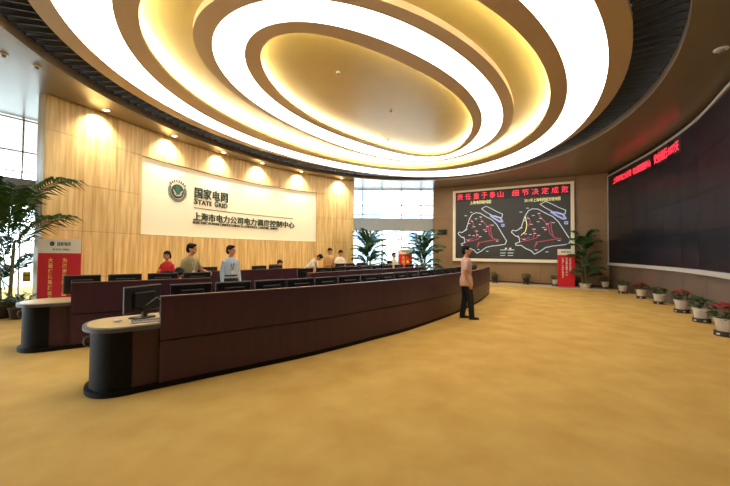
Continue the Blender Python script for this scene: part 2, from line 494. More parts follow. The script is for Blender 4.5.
# unseen walls added behind the timber wall to stop daylight leaking in
struct(obj('wall_leak_block_far', MB().slab(Curve([(-.80, 19.05), (-1.3, 20.2), (-1.9, 21.3)]), 0, 2.4, 0, .15, 0, ZC, 3), M['pale']))
struct(obj('wall_leak_block_left', MB().slab(Curve([(-8.0, 13.63), (-7.4, 13.3), (-6.4, 12.95)]), 0, 1.72, 0, .15, 0, ZC, 3), M['pale']))
struct(obj('wall_return_far', MB().slab(Curve([(4.35, 20.95), (4.38, 21.1), (4.42, 21.3)]), 0, .36, 0, .15, 0, ZC, 3), M['brown']))

# video wall -----------------------------------------------------------------
vw = thing('video_wall', 'dark curved video wall of large display panels above the right row of flowerpots', 'video wall')
v0, v1 = .08, 14.9
nr, ncol = 4, 12
for i in range(ncol):
    for j in range(nr):
        a, b = v0 + (v1 - v0) * i / ncol, v0 + (v1 - v0) * (i + 1) / ncol
        z0, z1 = 1.20 + 4.07 * j / nr, 1.20 + 4.07 * (j + 1) / nr
        # each display cube is a flat panel
        A, B = RW.off(a + .003, .03), RW.off(b - .003, .03); A2, B2 = RW.off(a + .003, -.015), RW.off(b - .003, -.015)
        q = [(A2.x, A2.y, z0 + .003), (B2.x, B2.y, z0 + .003), (B.x, B.y, z0 + .003), (A.x, A.y, z0 + .003)]
        q += [(x, y, z1 - .003) for x, y, z in q]
        obj('display_panel', MB().hexa(q), M['screen'], vw)
tick = thing('ticker_sign', 'red lettered ticker strip along the top left edge of the video wall', 'sign')
t1 = RW.at_px(681, 135)
obj('ticker_bar', MB().slab(RW, .1, t1 + .1, .031, .036, 4.72, 5.24, .3), M['bezel'], tick)
def rline(body, xa, xb, z0, z1):
    a, b = RW.at_px(xa, 160, .08), RW.at_px(xb, 150, .08)
    obj('ticker_text', text_on_curve(body, RW, a, b, z0, z1, .036, .042, .02), M['ledred'], tick)
rline('上海市电力公司', 611.8, 629.5, 4.80, 5.10)
rline('电力调度控制中心', 631.5, 649, 4.80, 5.10)
rline('安全运行:1077天', 652.5, 677, 4.80, 5.16)

# map screen on the far wall -----------------------------------------------------
ms = thing('map_screen', 'big cream framed display with two grid maps and red slogan on far wall', 'display')
fa, fb = FW.off(fs0, 0), FW.off(fs1, 0)
FT = (fb - fa).normalized(); FN = Vector((FT.y, -FT.x)); FWID = (fb - fa).length
def zfar(x, y, s): return zpx(FW, s, 0, x, y)
sz0, sz1 = 1.13, 5.21
def fbox(name, s0, s1, z0, z1, o0, o1, mat, par): return obj(name, MB().slab(FW, s0, s1, o0, o1, z0, z1, 20), M[mat], par)
fr = .16
fbox('backing', fs0, fs1, sz0, sz1, .0, .09, 'bezel', ms)
fbox('frame_rail', fs0, fs1, sz0, sz0 + fr, .0, .15, 'cream', ms)
fbox('frame_rail', fs0, fs1, sz1 - .11, sz1, .0, .15, 'cream', ms)
fbox('frame_stile', fs0, fs0 + fr, sz0 + fr, sz1 - .11, .0, .15, 'cream', ms)
fbox('frame_stile', fs1 - fr, fs1, sz0 + fr, sz1 - .11, .0, .15, 'cream', ms)
disp = fbox('display_surface', fs0 + fr, fs1 - fr, sz0 + fr, sz1 - .64, .09, .10, 'mapbg', ms)
tk = fbox('slogan_bar', fs0 + fr, fs1 - fr, sz1 - .62, sz1 - .11, .09, .10, 'ticker', ms)
# slogan characters, one by one
slog = '责任重于泰山' ; slog2 = '细节决定成败'
org = Vector((FW.off(0, .10).x, FW.off(0, .10).y, 0)); UX = Vector((FT.x, FT.y, 0)); UZ = Vector((0, 0, 1)); NN = Vector((FN.x, FN.y, 0))
for body, xa, xb in ((slog, 456.5, 505), (slog2, 511, 570.5)):
    for i, ch in enumerate(body):
        a = FW.at_px(xa + (xb - xa) * (i + .10) / 6, 195, .1); b = FW.at_px(xa + (xb - xa) * (i + .80) / 6, 195, .1)
        obj('slogan_character', text_quad(ch, org, UX, UZ, NN, a, b, sz1 - .54, sz1 - .20, .0), M['ledred'], tk)
def plane_px(x, y, o):
    p0 = Vector((*FW.off(0, o), 0)); d = ray(x, y); o3 = Vector((0, 0, CZ))
    k = (p0 - o3).dot(NN) / d.dot(NN); return o3 + d * k
def ribbon(name, pts, w, mat, par, o=.101, closed=False, dash=None):
    mb = MB(); P = [plane_px(x, y, o) for x, y in pts]
    if closed: P.append(P[0])
    for A, B in zip(P, P[1:]):
        t = (B - A)
        if t.length < 1e-4: continue
        t.normalize(); s = NN.cross(t) * (w / 2)
        e = t * (w * .35)
        a1, b1 = A - e, B + e
        mb.hexa([a1 - s, b1 - s, b1 + s, a1 + s, a1 - s + NN * .004, b1 - s + NN * .004, b1 + s + NN * .004, a1 + s + NN * .004])
    return obj(name, mb, M[mat], par)
def maps(tf, warm, k):
    T = lambda L: [tf(a, b) for a, b in L]
    ribbon('map_outline', T([(60, 230), (85, 235), (120, 212), (135, 160), (148, 120), (170, 82), (200, 66), (240, 70), (290, 100), (340, 125), (380, 165), (410, 215), (440, 265), (466, 308), (452, 335), (400, 343), (340, 350), (290, 362), (250, 392), (212, 412), (192, 388), (150, 368), (120, 345), (85, 345), (80, 330), (110, 320), (104, 282), (78, 272), (52, 245)]), .038, 'ledwhite', disp, closed=True)
    ribbon('island_outline', T([(252, 32), (290, 10), (330, 28), (385, 58), (432, 78), (424, 108), (392, 104), (340, 88), (290, 60)]), .034, 'ledwhite', disp, closed=True)
    ribbon('river_line', T([(330, 92), (370, 120), (410, 142), (430, 140), (412, 110), (370, 96)]), .09, 'ledblue', disp, closed=True)
    ribbon('islet', T([(425, 165), (445, 165), (442, 182), (424, 180)]), .05, 'ledblue', disp, closed=True)
    reds = [[(285, 235), (300, 190), (330, 165), (330, 220), (345, 275)], [(310, 185), (318, 250), (350, 285), (400, 298)],
            [(115, 318), (170, 305), (225, 290), (238, 265)], [(215, 360), (225, 322), (300, 308), (395, 292)], [(160, 120), (185, 160), (170, 200)],
            [(195, 215), (215, 250), (205, 285)], [(110, 290), (130, 300), (180, 285)], [(240, 100), (255, 130), (290, 170)], [(215, 345), (232, 335), (225, 318)]]
    for r in reds: ribbon('red_circuit', T(r), .036, 'ledred2', disp)
    if warm: ribbon('yellow_circuit', T([(150, 130), (160, 190), (150, 240), (120, 268)]), .03, 'ledyellow', disp)
    pts = [(118, 92), (165, 62), (205, 118), (245, 102), (146, 158), (190, 185), (238, 165), (275, 210), (345, 172), (212, 222), (150, 258), (215, 255), (242, 270), (300, 182), (185, 262), (95, 275), (300, 395), (140, 300), (225, 380), (120, 210), (170, 140), (255, 140), (290, 225), (385, 308)]
    for a, b in pts: ribbon('map_label', T([(a - 8, b), (a + 8, b)]), .035, 'ledwhite', disp, .102)
maps(lambda a, b: (452 + a / 8.53, 205 + b / 8.53), False, 0)
maps(lambda a, b: (510 + (20 + (a - 60) * 455 / 405) / 7.84, 200 + b * 1.03 / 7.84), True, 1)
def cap_line(body, xa, xb, ya, yb):
    a, b = FW.at_px(xa, 200, .1), FW.at_px(xb, 200, .1); z1 = zfar(xa, ya, a); z0 = zfar(xa, yb, a)
    obj('map_title', text_quad(body, org, UX, UZ, NN, a, b, z0, z1, .0), M['ledyellow'], disp)
cap_line('上海电网接线图', 470, 491, 201.4, 204.8)
cap_line('2011年上海电网规划接线图', 524.5, 560.5, 199.2, 202.6)
for r, (ya, yb) in enumerate(((249.5, 251), (252.5, 253.6), (255, 256.3))):
    for xa, xb in ((500.5, 506), (508, 514)):
        ribbon('legend_line', [(xa, ya + .5), (xb - r * .6, ya + .4)], .035, 'ledwhite', disp)
for xa in (506, 510.3): ribbon('legend_dot', [(xa - .4, 248.6), (xa + .4, 248.6)], .09, 'ledwhite', disp)
# dark plate on the cladding
pl = tag(obj('wall_plate', MB().slab(FW, FW.at_px(438, 231), FW.at_px(447, 231), 0, .05, 2.68, 2.98), M['bezel']), 'small black plate on brown cladding left of the map screen', 'wall plate')
obj('plate_face', MB().slab(FW, FW.at_px(438.8, 231), FW.at_px(446.2, 231), .05, .055, 2.72, 2.94), M['glassblk'], pl)

# windows ----------------------------------------------------------------------
def window_wall(name, cv, pitch, start, label):
    w = struct(obj(name, MB().slab(cv, 0, cv.len, -.06, .06, 0, .08, 3), M['mullion']))
    hw, mm = (.02, 'mullion_glare') if name == 'window_1' else (.034, 'mullion')  # left window bars whitened and thinned, as glare would make them look
    q = start; xs = []
    while q < cv.len: xs.append(q); q += pitch
    for q in xs: obj('mullion', MB().slab(cv, q - hw, q + hw, -.05, .03, .08, ZC, 1), M[mm], w)
    for z in (2.42, 3.9, 4.5, ZC - .05): obj('transom', MB().slab(cv, 0, cv.len, -.03, .02, z - hw, z + hw, 3), M[mm], w)
    obj('spandrel', MB().slab(cv, 0, cv.len, -.03, .0, 2.9, 3.7, 3), M['spandrel_bright' if name == 'window_1' else 'spandrel'], w)
    xs = [0] + xs + [cv.len]
    for a, b in zip(xs, xs[1:]):
        for z0, z1 in ((.08, 2.39), (2.45, 2.9), (3.7, 3.87), (3.93, 4.47), (4.53, ZC - .08)):
            if b - a > .1: obj('pane', MB().slab(cv, a + .035, b - .035, -.01, 0, z0, z1, 5), M['glass'], w)
    return w
w1 = window_wall('window_1', WL, 1.6, WL.at_px(22.5, 150) % 1.6, '')
w2 = window_wall('window_2', WF, 1.2, WF.at_px(382, 200) % 1.2, '')
a, b = WF.at_px(382, 240), WF.at_px(399, 240)
d1 = struct(obj('door_1', MB().slab(WF, a, a + .07, .0, .12, 0, 2.45).slab(WF, b - .07, b, .0, .12, 0, 2.45).slab(WF, a, b, .0, .12, 2.36, 2.45).slab(WF, a, b, .0, .12, 1.95, 2.02), M['mullion']))
obj('door_handle', MB().slab(WF, b - .22, b - .18, .12, .16, .8, 1.6), M['silver'], d1)
w3 = struct(obj('window_3', MB().slab(CB, 0, CB.len, -.06, .06, 0, .08, 3), M['mullion']))
for k in range(6): obj('mullion', MB().slab(CB, k * 1.89, k * 1.89 + .07, -.07, .09, .08, ZC, 1), M['mullion'], w3)
obj('spandrel', MB().slab(CB, 0, CB.len, -.1, .04, 2.9, 3.7, 3), M['spandrel'], w3)
for k in range(5):
    for z0, z1 in ((.08, 2.9), (3.7, ZC)): obj('pane', MB().slab(CB, k * 1.89 + .07, k * 1.89 + 1.89, -.01, 0, z0, z1, 5), M['glass'], w3)
s = WL.at_px(26.5, 279, .02)
nt_ = tag(obj('window_notice', MB().slab(WL, s - .09, s + .09, .005, .012, .62, .92), M['yellow']), 'small yellow notice stuck on the left window glass', 'notice')
obj('notice_border', MB().slab(WL, s - .07, s + .07, .012, .014, .80, .83), M['leafb'], nt_)

# ceiling -------------------------------------------------------------------------
EC, EA = Vector((.7, 10.3)), math.radians(58.5)
EL = {1: ((8.857, 6.625), (-.0024, -.0026, .0251, -.0035, .004, -.003, .0042, .001, -.0043)),
      3: ((8.409, 5.806), (-.0035, .0153, .0185, -.0022, -.001, .0155, .0072, .0046, .0031)),
      4: ((8.274, 5.443), (-.0039, .0339, .0195, -.0127, -.0032, .0082, .0007, 0, -.0017)),
      5: ((7.108, 4.789), (-.004, .0018, .033, -.0029, .0008, .0054, .0009, .0001, .0094)),
      6: ((6.629, 4.352), (-.0075, -.0036, .0348, -.0093, .0063, -.0024, .0165, -.0037, .0034)),
      7: ((5.832, 3.343), (-.0052, .0065, .016, -.0075, -.0058, -.0016, .0234, -.0087, .006)),
      8: ((5.494, 3.11), (.0001, .0167, .0347, -.003, -.0019, -.0013, .0162, -.0073, .0087)),
      9: ((4.838, 2.457), (.0009, .0102, .0184, .0039, -.0218, .0139, .0198, .0096, .0154)),
      10: ((4.539, 2.126), (.0056, .0326, .0282, .0062, -.0316, .0106, .0185, .0181, .0173))}
NE = 192
def oval(k, grow=0.0):
    (a, b), c = EL[k]; out = []
    for i in range(NE):
        t = 2 * PI * i / NE
        r = 1 + c[0] + sum(c[2 * n - 1] * math.cos(n * t) + c[2 * n] * math.sin(n * t) for n in (1, 2, 3, 4))
        x, y = r * a * math.cos(t), r * b * math.sin(t)
        out.append(Vector((EC.x + x * math.cos(EA) - y * math.sin(EA), EC.y + x * math.sin(EA) + y * math.cos(EA))))
    if grow:
        g = []
        for i in range(NE):
            t = (out[(i + 1) % NE] - out[i - 1]).normalized(); g.append(out[i] + Vector((t.y, -t.x)) * grow)
        out = g
    return out
def ring(A, B, zA, zB, mb=None):       # band between two ovals (A, B lists of points)
    mb = mb or MB(); n = len(A)
    return mb.add([(p.x, p.y, zA) for p in A] + [(p.x, p.y, zB) for p in B], [(i, (i + 1) % n, n + (i + 1) % n, n + i) for i in range(n)])
def cap(A, z): 
    mb = MB(); c = sum(A, Vector((0, 0))) / len(A); n = len(A)
    return mb.add([(c.x, c.y, z)] + [(p.x, p.y, z) for p in A], [(0, 1 + (i + 1) % n, 1 + i) for i in range(n)])
Z1, Z2, ZG1, ZG2, ZV = 5.60, 5.73, 5.87, 5.94, 5.72
def rect_pt(d, x0=-14.8, x1=13.0, y0=-5.8, y1=21.7):
    k = 1e9
    if d.x > 1e-9: k = min(k, (x1 - EC.x) / d.x)
    if d.x < -1e-9: k = min(k, (x0 - EC.x) / d.x)
    if d.y > 1e-9: k = min(k, (y1 - EC.y) / d.y)
    if d.y < -1e-9: k = min(k, (y0 - EC.y) / d.y)
    return EC + d * k
O1 = oval(1)
outer = [rect_pt(p - EC) for p in O1]
for corner in ((-14.8, -5.8), (13, -5.8), (13, 21.7), (-14.8, 21.7)):
    cv_ = Vector(corner); i = min(range(NE), key=lambda j: (outer[j] - cv_).length); outer[i] = cv_
mb = ring(O1, outer, ZC, ZC); ring(outer, O1, ZC + .02, ZC + .02, mb)
ceiling = struct(obj('ceiling', mb, M['soffit'])); smooth_ok(ceiling)
mb = ring(O1, O1, ZC, ZC + .2); ring(oval(1, .05), oval(1, .05), ZC + .2, ZC, mb)
o = obj('fascia', mb, M['fascia'], ceiling, True)
o = obj('vent_void', ring(oval(1, .05), oval(3, -.3), 5.95, 5.95), M['void'], ceiling)
struct(obj('sky_block_slab', MB().box((-1, 8, 6.6), (29, 30, .1)), M['void']))          # unseen slab added above to keep the sky's light out
O3 = oval(3)
mb = MB()
mb.box((0, 0, 0), (1, .028, .10))
slat_mesh = mb.mesh('vent_slat')
slat_mesh.materials.append(M['slat'])
P1, P3 = O1, O3
NS = 204
def lerp_list(P, f):
    i = int(f) % len(P); return P[i].lerp(P[(i + 1) % len(P)], f - int(f))
for k in range(NS):
    f = k * NE / NS
    a = lerp_list(P1, f); b = min((lerp_list(P3, f + d / 4) for d in range(-24, 25)), key=lambda q: (q - a).length)
    o = bpy.data.objects.new('vent_slat', slat_mesh); COL.objects.link(o); o.parent = ceiling
    d = b - a; c = (a + b) / 2
    o.location = (c.x, c.y, ZV); o.scale = (d.length - .01, 1, 1); o.rotation_euler = (0, 0, math.atan2(d.y, d.x))
# first stepped ring
mb = ring(oval(4), O3, Z1, Z1); ring(O3, O3, Z1, 5.95, mb)
obj('ring_border', mb, M['tan'], ceiling, True)
mb = ring(oval(6), oval(5), Z1, Z1); ring(oval(6), oval(6), Z1 + .055, Z1, mb); ring(oval(6), oval(6, .5), Z1 + .055, Z1 + .055, mb)
obj('ring_border', mb, M['tan'], ceiling, True)
mb = ring(oval(7, -.1), oval(6, .5), ZG1, ZG1); ring(oval(6, .5), oval(6, .5), ZG1, Z1 + .055, mb)
obj('cove_ceiling', mb, M['gold'], ceiling, True)
# second stepped ring
mb = ring(oval(8), oval(7), Z2, Z2); ring(oval(7), oval(7), Z2, ZG1, mb)
obj('ring_border', mb, M['tan'], ceiling, True)
mb = ring(oval(10), oval(9), Z2, Z2); ring(oval(10), oval(10), Z2 + .05, Z2, mb); ring(oval(10), oval(10, .4), Z2 + .05, Z2 + .05, mb)
obj('ring_border', mb, M['tan'], ceiling, True)
mb = cap(oval(10, .4), ZG2); ring(oval(10, .4), oval(10, .4), ZG2, Z2 + .05, mb)
obj('cove_ceiling', mb, M['gold'], ceiling, True)
def light_ring(name, ki, ko, z, label):
    t = thing(name, label, 'ceiling light')
    A, B = oval(ki), oval(ko)
    mb = ring(A, B, z + .004, z + .004); obj('diffuser', mb, M['ring'], t)
    obj('housing', ring(B, A, z + .05, z + .05), M['white'], t)
light_ring('oval_ceiling_light', 5, 4, Z1, 'outer large white glowing oval band in the stepped ceiling')
light_ring('oval_ceiling_light', 9, 8, Z2, 'inner smaller white glowing oval band around the gold ceiling oval')
def cove(k, z, label, mat='cove'):
    t = thing('cove_light', label, 'cove light')
    A = oval(k, .14); B = oval(k, .20)
    mb = ring(A, B, z + .03, z + .03); ring(A, A, z, z + .03, mb); ring(B, B, z + .03, z, mb)
    obj('light_strip', mb, M[mat], t)
    obj('strip_channel', ring(oval(k, .12), oval(k, .22), z + .001, z + .001), M['white'], t)
cove(6, Z1 + .056, 'hidden yellow cove strip around the wide gold ring of the ceiling')
cove(10, Z2 + .051, 'hidden yellow cove strip around the innermost gold oval of the ceiling', 'cove_in')

# downlights along the timber wall
mbt = MB().lathe([(.10, 0), (.10, -.012), (.075, -.015), (.07, -.0)], 20).mesh('trim_ring'); mbt.materials.append(M['white'])
mbl = MB().lathe([(.068, -.002), (.068, -.006)], 20).mesh('lens'); mbl.materials.append(M['lens'])
for i, (x, y) in enumerate(((101, 105), (171, 135), (222, 154), (262, 164), (302, 172), (343, 178.5))):
    s = LW.at_px(x - 4, 160) ; p = LW.off(s, .33)
    t = thing('downlight', '%s downlight from the left in the soffit above the timber wall' % ORD[i], 'downlight', (p.x, p.y, ZC), 0, 'downlights above the timber wall')
    obj('trim_ring', mbt, None, t); obj('lens', mbl, None, t)
    ld = bpy.data.lights.new('downlight_beam', 'SPOT'); ld.energy = SPOT_W; ld.color = (1, .86, .62); ld.spot_size = math.radians(112); ld.spot_blend = 1.0; ld.shadow_soft_size = .06
    lo = bpy.data.objects.new('downlight_beam', ld); COL.objects.link(lo); lo.parent = t
    w = LW.off(s, 0); lo.location = (0, 0, -.03)
    dr = Vector((w.x - p.x, w.y - p.y, -.75)); lo.rotation_euler = dr.to_track_quat('-Z', 'Y').to_euler()
# small ceiling devices
def device(p, label, r=.07, nm='smoke_detector'):
    t = thing(nm, label, 'detector', p)
    obj('base', MB().lathe([(r, 0), (r, -.02), (r * .8, -.03)], 16), M['white'], t)
    obj('sensor', MB().lathe([(r * .55, -.03), (r * .5, -.06), (r * .2, -.075)], 14), M['grey'], t)
for (x, y, lab) in ((4, 54, 'small round detector on the soffit near the left picture edge'), (37, 66, 'small round detector on the soffit above the end of timber wall'),
                    (721, 49, 'round dome detector on the dark soffit above the video wall')):
    p = px_z(x, y, ZC); device(p, lab, .11 if x > 700 else .07)
for (x, y, z, lab) in ((338, 72, ZG2, 'tiny detector near the middle of the gold ceiling oval'), (388, 139, ZG2, 'dark sprinkler near the far edge of the gold ceiling oval'), (391, 110, ZG2, 'pale sprinkler in far part of the gold ceiling oval')):
    device(px_z(x, y, z), lab, .05, 'ceiling_sprinkler')

# outdoors
struct(obj('outdoor_ground', MB().box((0, 60, -.25), (260, 240, .1)), M['pave']))
def tower(c, d, rz, label, rows, colsn):
    t = thing('office_building', label, 'building', (c[0], c[1], -.2), rz)
    obj('facade', MB().bev((0, 0, d[2] / 2), d, .2), M['tower'], t)
    for j in range(rows):
        for i in range(colsn):
            w = d[0] / colsn; h = d[2] / rows
            obj('window', MB().box((-d[0] / 2 + w * (i + .5), -d[1] / 2 - .03, h * (j + .5)), (w * .7, .1, h * .6)), M['towerglass'], t)
tower((11.5, 62), (9, 8, 22), 0, 'pale blue office block outside the right of the far window', 7, 4)
tower((-2.2, 75), (10, 8, 15), .1, 'pale low office block outside the left of the far window', 5, 4)

# ================================================================== CONSOLES
CW = .82
def console(name, pts, label, cap_start=False, cap_end=False, split=1):
    cv = Curve(pts); t = thing(name, label, 'console', (0, 0, 0)); L = cv.len
    obj('plinth', MB().slab(cv, .0, L, -.10, -.015, 0, .07), M['black'], t)
    obj('lower_panel', MB().slab(cv, 0, L, -.06, 0, .07, .545), M['purple'], t)
    obj('joint_strip', MB().slab(cv, 0, L, -.055, -.012, .545, .56), M['black'], t)
    obj('upper_panel', MB().slab(cv, 0, L, -.06, .012, .56, 1.05), M['purple'], t)
    obj('top_rail', MB().slab(cv, -.005, L + .005, -.066, .018, 1.05, 1.066), M['purplerail'], t)
    obj('worktop', MB().slab(cv, 0, L, -CW, -.065, .725, .75), M['worktop'], t)
    obj('worktop_edge', MB().slab(cv, 0, L, -CW - .03, -CW, .715, .752), M['wedge'], t)
    k = max(1, int(L / 1.5))
    for i in range(k + 1):
        q = min(max(L * i / k, .03), L - .03)
        obj('support_panel', MB().slab(cv, q - .015, q + .015, -CW + .08, -.065, 0, .725), M['black'], t)
    def cap_(q0, sgn):
        p, tt = cv.at(q0); tt = tt * sgn; n = Vector((cv.at(q0)[1].y, -cv.at(q0)[1].x))
        def W(u, v): r = p - tt * u - n * v; return (r.x, r.y)
        def outline(ins, u0, u1=.33, ex=.36, m=18):
            A = [(u0, 0 + ins), (u1, 0 + ins)]
            for i in range(1, m):
                w = PI * i / m
                A.append((u1 + (ex - ins) * math.sin(w) ** .8, CW / 2 - (CW / 2 - ins) * math.cos(w)))
            A += [(u1, CW - ins), (u0, CW - ins)]
            o = [W(u, v) for u, v in A]
            return o if sgn > 0 else o
        def fix(o):
            ar = sum(o[i][0] * o[(i + 1) % len(o)][1] - o[(i + 1) % len(o)][0] * o[i][1] for i in range(len(o)))
            return o if ar > 0 else o[::-1]
        top = obj('end_worktop', MB().prism(fix(outline(.03, .0)), .727, .7525), M['worktop'], t)
        obj('end_worktop_edge', MB().prism(fix(outline(-.012, .0)), .70, .745), M['wedge'], t, True)
        obj('curved_end_panel', MB().prism(fix(outline(.06, .26)), .06, .70), M['black'], t, True)
        obj('end_side_panel', MB().prism(fix([W(0, .055), W(.26, .055), W(.26, CW - .055), W(0, CW - .055)]), .06, .70), M['purple'], t)
        obj('end_plinth', MB().prism(fix(outline(.015, .0)), 0, .055), M['black'], t, True)
        # hook handle on the rounded end
        h = p - tt * (.33 + .295) - n * (CW / 2)
        h3 = lambda du, z: (h.x - tt.x * du, h.y - tt.y * du, z)
        obj('hook', MB().tube([h3(.0, .62), h3(.05, .61), h3(.06, .56), h3(.045, .52), h3(.0, .50)], .012, 6), M['grey'], t, True)
    if cap_start: cap_(0, 1)
    if cap_end: cap_(L, -1)
    return cv
RA = console('front_console', [(-2.36, 4.02), (-1.45, 4.77), (-.70, 5.41), (.28, 6.42), (.88, 7.06), (1.8, 8.25), (2.47, 9.2), (3.62, 11.05), (4.25, 12.25), (4.95, 13.7)],
             'long curved burgundy console row nearest the camera with rounded black end', True, False)
RB = console('side_console', [(-4.72, 5.57), (-3.96, 6.10), (-3.04, 6.82)], 'short burgundy console at left behind the front row with rounded black end', True, False)
RB2 = console('middle_console', [(-1.40, 8.62), (-.5, 9.72), (.48, 10.95), (1.4, 12.0), (2.2, 12.82)], 'middle burgundy console row seen just above the front row monitors')
RC = console('rear_console', [(-4.2, 8.87), (-3.96, 9.14), (-3.06, 10.08), (-2.1, 11.2)], 'rear burgundy console behind the man in light blue shirt')
RC2 = console('rear_console', [(-.85, 12.55), (-.1, 13.4), (.6, 14.3)], 'farthest burgundy console by the group of standing men')

# monitors ------------------------------------------------------------------
def make_monitor():
    t = thing('monitor', 'x', 'monitor')       # screen faces +Y, back faces -Y
    obj('base', MB().bev((0, .0, .01), (.24, .18, .02), .006), M['mon'], t)
    obj('neck', MB().box((0, -.03, .08), (.06, .03, .13)), M['mon'], t)
    b = obj('screen_housing', MB().bev((0, 0, .245), (.50, .045, .31), .008), M['mon'], t)
    mb = MB(); X, Z0, Z1, y0, y1 = .252, .088, .402, -.016, .016
    mb.box((0, 0, Z1), (2 * X, .02, .006)); mb.box((0, 0, Z0), (2 * X, .02, .006)); mb.box((X, 0, .245), (.006, .02, .314)); mb.box((-X, 0, .245), (.006, .02, .314))
    obj('edge_band', mb, M['monedge'], b)
    obj('back_bulge', MB().bev((0, -.035, .23), (.30, .03, .20), .012), M['mon'], b)
    obj('screen_glass', MB().box((0, .0235, .245), (.46, .002, .27)), M['glassblk'], t)
    obj('cable', MB().tube([(.0, -.05, .16), (.03, -.09, .2), (.12, -.1, .25), (.19, -.08, .2), (.2, -.06, .08), (.2, -.05, .008)], .006, 5), M['grey'], t, True)
    return t
mon0 = make_monitor(); used = [False]
def monitor(cv, q, v, label, group, jit=.12):
    p = cv.off(q, -v); a = cv.ang(q) + random.uniform(-jit, jit)
    if not used[0]:
        used[0] = True; mon0.location = (p.x, p.y, .7535); mon0.rotation_euler = (0, 0, a); mon0['label'] = label; mon0['group'] = group; return mon0
    return dup(mon0, (p.x, p.y, .7535), a, label, group)
random.seed(5)
monitor(RA, -.12, .50, 'black monitor standing alone on the rounded end of the front console', 'monitors on the front console', .0).rotation_euler.z += .6
q, i = .43, 0
while q < RA.len - .35:
    if i < 24: monitor(RA, q, .47, 'black monitor behind the front console panel, %s from its near left end' % ORD[i], 'monitors on the front console', .07)
    q += .56; i += 1
for i, q in enumerate((-.0, .62, 1.24, 1.86)): monitor(RB, q + .10, .47, 'black monitor behind the left side console panel, %s from its rounded end' % ORD[i], 'monitors on the side console', .03)
q, i = .3, 0
while q < RB2.len - .2:
    monitor(RB2, q, .47, 'black monitor behind the middle console panel, %s from the aisle' % ORD[i], 'monitors on the middle console', .08); q += .62; i += 1
for i, q in enumerate((.35, .95, 1.9, 2.5)): monitor(RC, q, .42, 'black monitor on the rear console behind the blue shirted man, %s from left' % ORD[i], 'monitors on the rear console', .06)
for i, q in enumerate((.35, .95, 1.6)): monitor(RC2, q, .45, 'black monitor on the farthest console by the standing men, %s from left' % ORD[i], 'monitors on the farthest console', .1)

# keyboard, mouse, papers and telephone on the near end
p, tt = RA.at(-.02); nn = Vector((tt.y, -tt.x)); c = p - nn * .22
kb = thing('keyboard', 'pale keyboard lying on the rounded end of the front console', 'keyboard', (c.x, c.y, .7535), RA.ang(0))
obj('keyboard_tray', MB().bev((-.08, 0, .009), (.34, .14, .018), .005), M['white'], kb)
mb = MB()
for r in range(4):
    for k in range(11): mb.box((-.08 - .15 + k * .03, -.045 + r * .03, .02), (.024, .024, .006))
obj('keys', mb, M['grey'], kb)
c = p - tt * .36 - nn * .38
ms_ = thing('computer_mouse', 'small pale mouse beside the keyboard on the console end', 'mouse', (c.x, c.y, .7535), RA.ang(0))
obj('shell', MB().ell((0, 0, .018), (.05, .03, .017), 12, 8), M['white'], ms_, True)
obj('wheel', MB().tube([(.02, -.006, .026), (.02, .006, .026)], .006, 8), M['grey'], ms_)
for (cv, x, lab) in ((RA, 277, 'stack of white papers lying by the monitors halfway along front console'), (RA, 244, 'thin white papers among monitors of the front console near the blue shirted man')):
    q = cv.at_px(x, 285, -.7); p = cv.off(q, -.74)
    t = thing('paper_stack', lab, 'papers', (p.x, p.y, .7515), cv.ang(q))
    for k in range(3): obj('sheet', MB().box((k * .01, k * .008, .004 + k * .009), (.30, .12, .008), k * .05), M['white'], t)

# ================================================================== CHAIRS
def make_chair():
    t = thing('office_chair', 'x', 'chair')      # sitter faces +Y
    mb = MB()
    for k in range(5):
        w = 2 * PI * k / 5 + .3; d = Vector((math.cos(w), math.sin(w), 0))
        lg = obj('leg', MB().tube([d * .03 + Vector((0, 0, .10)), d * .28 + Vector((0, 0, .07))], [.025, .018], 6), M['black'], t)
        obj('castor', MB().lathe([(.012, 0), (.028, .012), (.028, .04), (.012, .055)], 8, d * .28), M['black'], lg)
    obj('column', MB().tube([(0, 0, .08), (0, 0, .43)], .025, 10), M['grey'], t)
    obj('seat', MB().bev((0, 0, .46), (.48, .46, .07), .025), M['black'], t)
    obj('back_bar', MB().tube([(0, -.18, .43), (0, -.29, .50), (0, -.29, .75)], .02, 6), M['black'], t)
    obj('backrest', MB().bev((0, -.26, .86), (.44, .05, .56), .02, m=Matrix.Rotation(.12, 3, 'X')), M['black'], t)
    for s in (-1, 1): obj('armrest', MB().tube([(s * .25, -.1, .44), (s * .29, -.1, .64), (s * .29, .15, .65)], [.015, .015, .022], 6), M['black'], t)
    return t
ch0 = make_chair()
def seat_at(cv, x, v):
    q = cv.off(cv.at_px(x, 262, -v), -v); return (q.x, q.y, 0)
SB, SC, SM = seat_at(RB, 176.5, 1.05), seat_at(RC, 299, 1.15), seat_at(RB2, 388, 1.15)
KH = seat_at(RB, 190, 1.66)
chairs = [((-3.86, 8.62, 0), -.9, 'black office chair standing beside the man in light blue shirt'),
          (SB, -2.44, 'black office chair under the person bent low beside the woman in red'),
          (SC, -2.44, 'black office chair of the person sitting behind the rear console'),
          (SM, -2.44, 'black office chair of the person sitting in front of the far window')]
for i, (l, r, lab) in enumerate(chairs):
    if i == 0: ch0.location = l; ch0.rotation_euler = (0, 0, r); ch0['label'] = lab; ch0['group'] = 'office chairs behind the consoles'
    else: dup(ch0, l, r, lab, 'office chairs behind the consoles')

